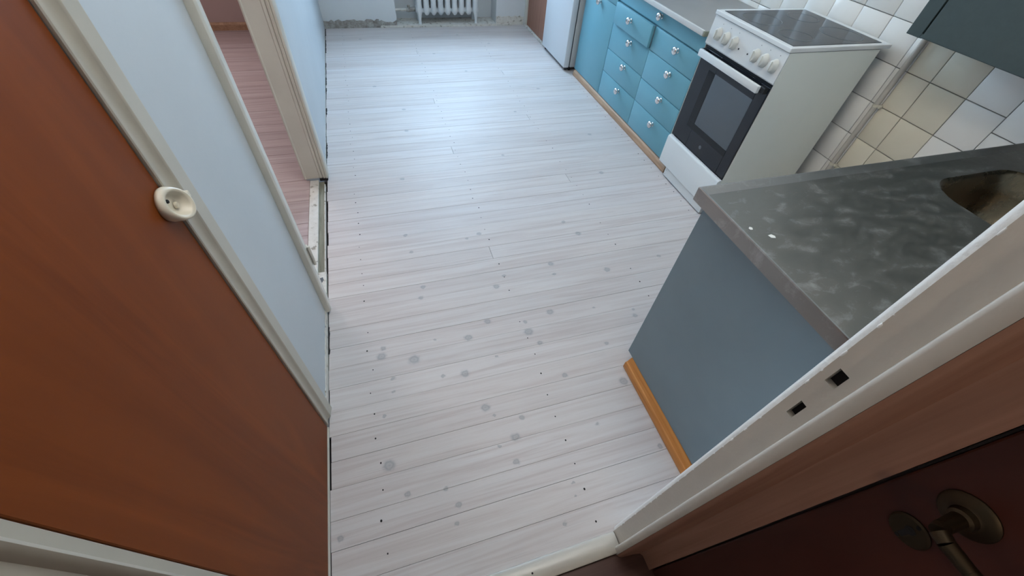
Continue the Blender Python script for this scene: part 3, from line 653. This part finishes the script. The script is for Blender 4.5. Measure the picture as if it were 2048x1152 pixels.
tag(obj('plinth_strip', prism(bmesh.new(), [(2.016, 0.001), (1.991, 0.001), (1.990, 0.006), (1.990, 0.028), (1.996, 0.040), (2.003, 0.046), (2.016, 0.047)], 'y', 1.822, 3.315), 'plinth2', smooth=True), 'pale pine strip along the foot of the teal cabinets', 'plinth')

# ------------------------------------------------------------------ fridge and pantry
fg = thing('fridge', (2.24, 3.68, 0), 'white fridge standing beyond the teal cabinets', 'fridge')
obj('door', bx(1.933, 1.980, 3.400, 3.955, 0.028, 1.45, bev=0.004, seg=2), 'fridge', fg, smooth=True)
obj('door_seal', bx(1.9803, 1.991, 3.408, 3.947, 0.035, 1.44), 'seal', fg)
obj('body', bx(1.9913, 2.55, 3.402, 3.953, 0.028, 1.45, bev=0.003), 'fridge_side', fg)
bm = bmesh.new()
for yy in (3.43, 3.92):
    for xx in (1.965, 2.48): obj('foot', tube(bmesh.new(), (xx, yy, 0.0005), (xx, yy, 0.0278), 0.013, 10), 'black', fg)
obj('base_grille', bx(1.985, 2.0, 3.41, 3.945, 0.002, 0.0275), 'black', fg)
door3 = thing('door_3', (1.98, 4.25, 0), 'brown pantry door panel in the corner beyond the fridge', 'door', kind='structure')
obj('door_leaf', bx(1.972, 2.0, 3.96, 4.5365, 0.018, 2.0, bev=0.001), 'pantry', door3)
obj('sill_strip', bx(1.955, 1.99, 3.965, 4.59, 0.001, 0.016, bev=0.002), 'chipped', door3)
obj('frame_post', bx(1.957, 2.02, 4.538, 4.598, 0.0165, 2.05, bev=0.003), 'trim', door3)

# ------------------------------------------------------------------ radiator, hearth board, pipes
tag(obj('hearth_board', prism(bmesh.new(), [(0.506, 4.584), (1.815, 4.575), (1.82, 4.592), (1.654, 4.5925), (1.654, 4.799), (0.666, 4.799), (0.666, 4.5925), (0.508, 4.5925)], 'z', 0.0008, 0.018), 'chipped'), 'chipped white board on the floor under the radiator', 'board')
rd = thing('radiator', (1.17, 4.68, 0.018), 'white cast iron column radiator in the wall niche', 'radiator')
smesh = bmesh.new()
for yy in (4.626, 4.680, 4.734):
    lathe(smesh, (0, yy, 0), (0, 0, 1), [(0, 0.088), (0.010, 0.090), (0.019, 0.098), (0.0260, 0.112), (0.0285, 0.135), (0.0260, 0.18), (0.0245, 0.30), (0.0245, 0.56), (0.024, 0.62), (0.022, 0.645), (0.012, 0.66), (0, 0.662)], 14)
tube(smesh, (0, 4.612, 0.128), (0, 4.748, 0.128), 0.022, 12); tube(smesh, (0, 4.612, 0.63), (0, 4.748, 0.63), 0.022, 12)
for yy in (4.64, 4.72):
    for zz in (0.128, 0.62): tube(smesh, (-0.0345, yy, zz), (0.0345, yy, zz), 0.020, 12)
sme = bpy.data.meshes.new('section'); bmesh.ops.recalc_face_normals(smesh, faces=smesh.faces[:]); smesh.to_mesh(sme); smesh.free(); sme.materials.append(M['radiator'])
for p in sme.polygons: p.use_smooth = True
for k in range(9):
    o = bpy.data.objects.new('section', sme); COL.objects.link(o); o.parent = rd; o.matrix_parent_inverse = rd.matrix_world.inverted(); o.location = (0.893 + 0.0690 * k, 0, 0)
for x, s in ((0.893, -1), (1.445, 1)):
    for yy in (4.618, 4.742):
        bm = bmesh.new(); tube(bm, (x - .004 * s * 0, yy, 0.125), (x + .003 * s, yy, 0.05), 0.022, 12, 0.013); tube(bm, (x + .003 * s, yy, 0.05), (x + .004 * s, yy, 0.0185), 0.013, 12, 0.016)
        obj('leg', bm, 'radiator', rd, smooth=True)
hp = thing('heating_pipe', (0.75, 4.70, 0.1), 'painted heating pipe and valve left of the radiator', 'pipe')
bm = bmesh.new(); tube(bm, (0.667, 4.70, 0.118), (0.775, 4.70, 0.118), 0.012, 12); obj('pipe', bm, 'chipped', hp, smooth=True)
bm = bmesh.new(); tube(bm, (0.775, 4.70, 0.118), (0.865, 4.70, 0.122), 0.019, 12); tube(bm, (0.80, 4.70, 0.10), (0.80, 4.70, 0.155), 0.015, 12); obj('valve', bm, 'plaster', hp, smooth=True)

# ------------------------------------------------------------------ wall cabinet and pipe on the tiled wall
uc = thing('wall_cabinet', (2.48, 0.7, 0.95), 'dark green grey wall cabinet hanging above the sink corner', 'cabinet')
obj('body', bx(2.3945, 2.5765, 0.21, 1.261, 0.951, 1.70, bev=0.0015), 'greenteal', uc)
obj('stile', bx(2.3765, 2.3943, 1.2065, 1.262, 0.9465, 1.70, bev=0.0015), 'greenteal', uc)
obj('door', bx(2.374, 2.3943, 0.22, 1.1990, 0.9490, 1.69, bev=0.002), 'greenteal', uc)
obj('door_gap_shade', bx(2.3885, 2.3943, 1.1994, 1.2062, 0.962, 1.69), 'dirt_and_shade', uc)  # dark strip: shade of the open door gap put into the colour
obj('gap_foot', bx(2.3765, 2.3943, 1.1994, 1.2062, 0.9475, 0.9615), 'greenteal', uc)
pp = thing('wall_pipe', (2.56, 1.290, 0), 'thin vertical beige pipe clipped to the tiles behind the stove', 'pipe')
bm = bmesh.new(); tube(bm, (2.565, 1.291, 0.02), (2.565, 1.291, 1.55), 0.0115, 14); obj('pipe', bm, 'pipe', pp, smooth=True)
for zz in (0.636, 0.331):
    bm = bmesh.new(); tube(bm, (2.565, 1.291, zz - .006), (2.565, 1.291, zz + .006), 0.0135, 14); box(bm, 2.561, 2.5775, 1.2665, 1.281, zz - .006, zz + .006, bev=0.001); obj('clip', bm, 'ivory', pp, smooth=True)

# ------------------------------------------------------------------ made-up fittings for the added fill lights (out of view)
lp = thing('fill_light_bowl', (0.95, 0.85, 2.05), 'white bowl added unseen under the kitchen ceiling for the fill light', 'lamp')
obj('bowl', lathe(bmesh.new(), (0.95, 0.85, 2.03), (0, 0, 1), [(0, 0), (0.10, 0.005), (0.18, 0.04), (0.215, 0.10), (0.210, 0.10), (0.176, 0.045), (0.098, 0.012), (0, 0.008)], 32), 'enamel', lp, smooth='all')
obj('cord', tube(bmesh.new(), (0.95, 0.85, 2.038), (0.95, 0.85, 2.499), 0.004, 8), 'enamel', lp)
hl = thing('hall_fill_fitting', (0.0, -1.0, 1.75), 'small round fitting added unseen on the hallway wall for the fill light', 'lamp')
obj('base', lathe(bmesh.new(), (-0.0015, -1.0, 1.75), (1, 0, 0), [(0, 0), (0.10, 0), (0.10, 0.06), (0.092, 0.08), (0.092, 0.03), (0, 0.03)], 28), 'enamel', hl, smooth=True)
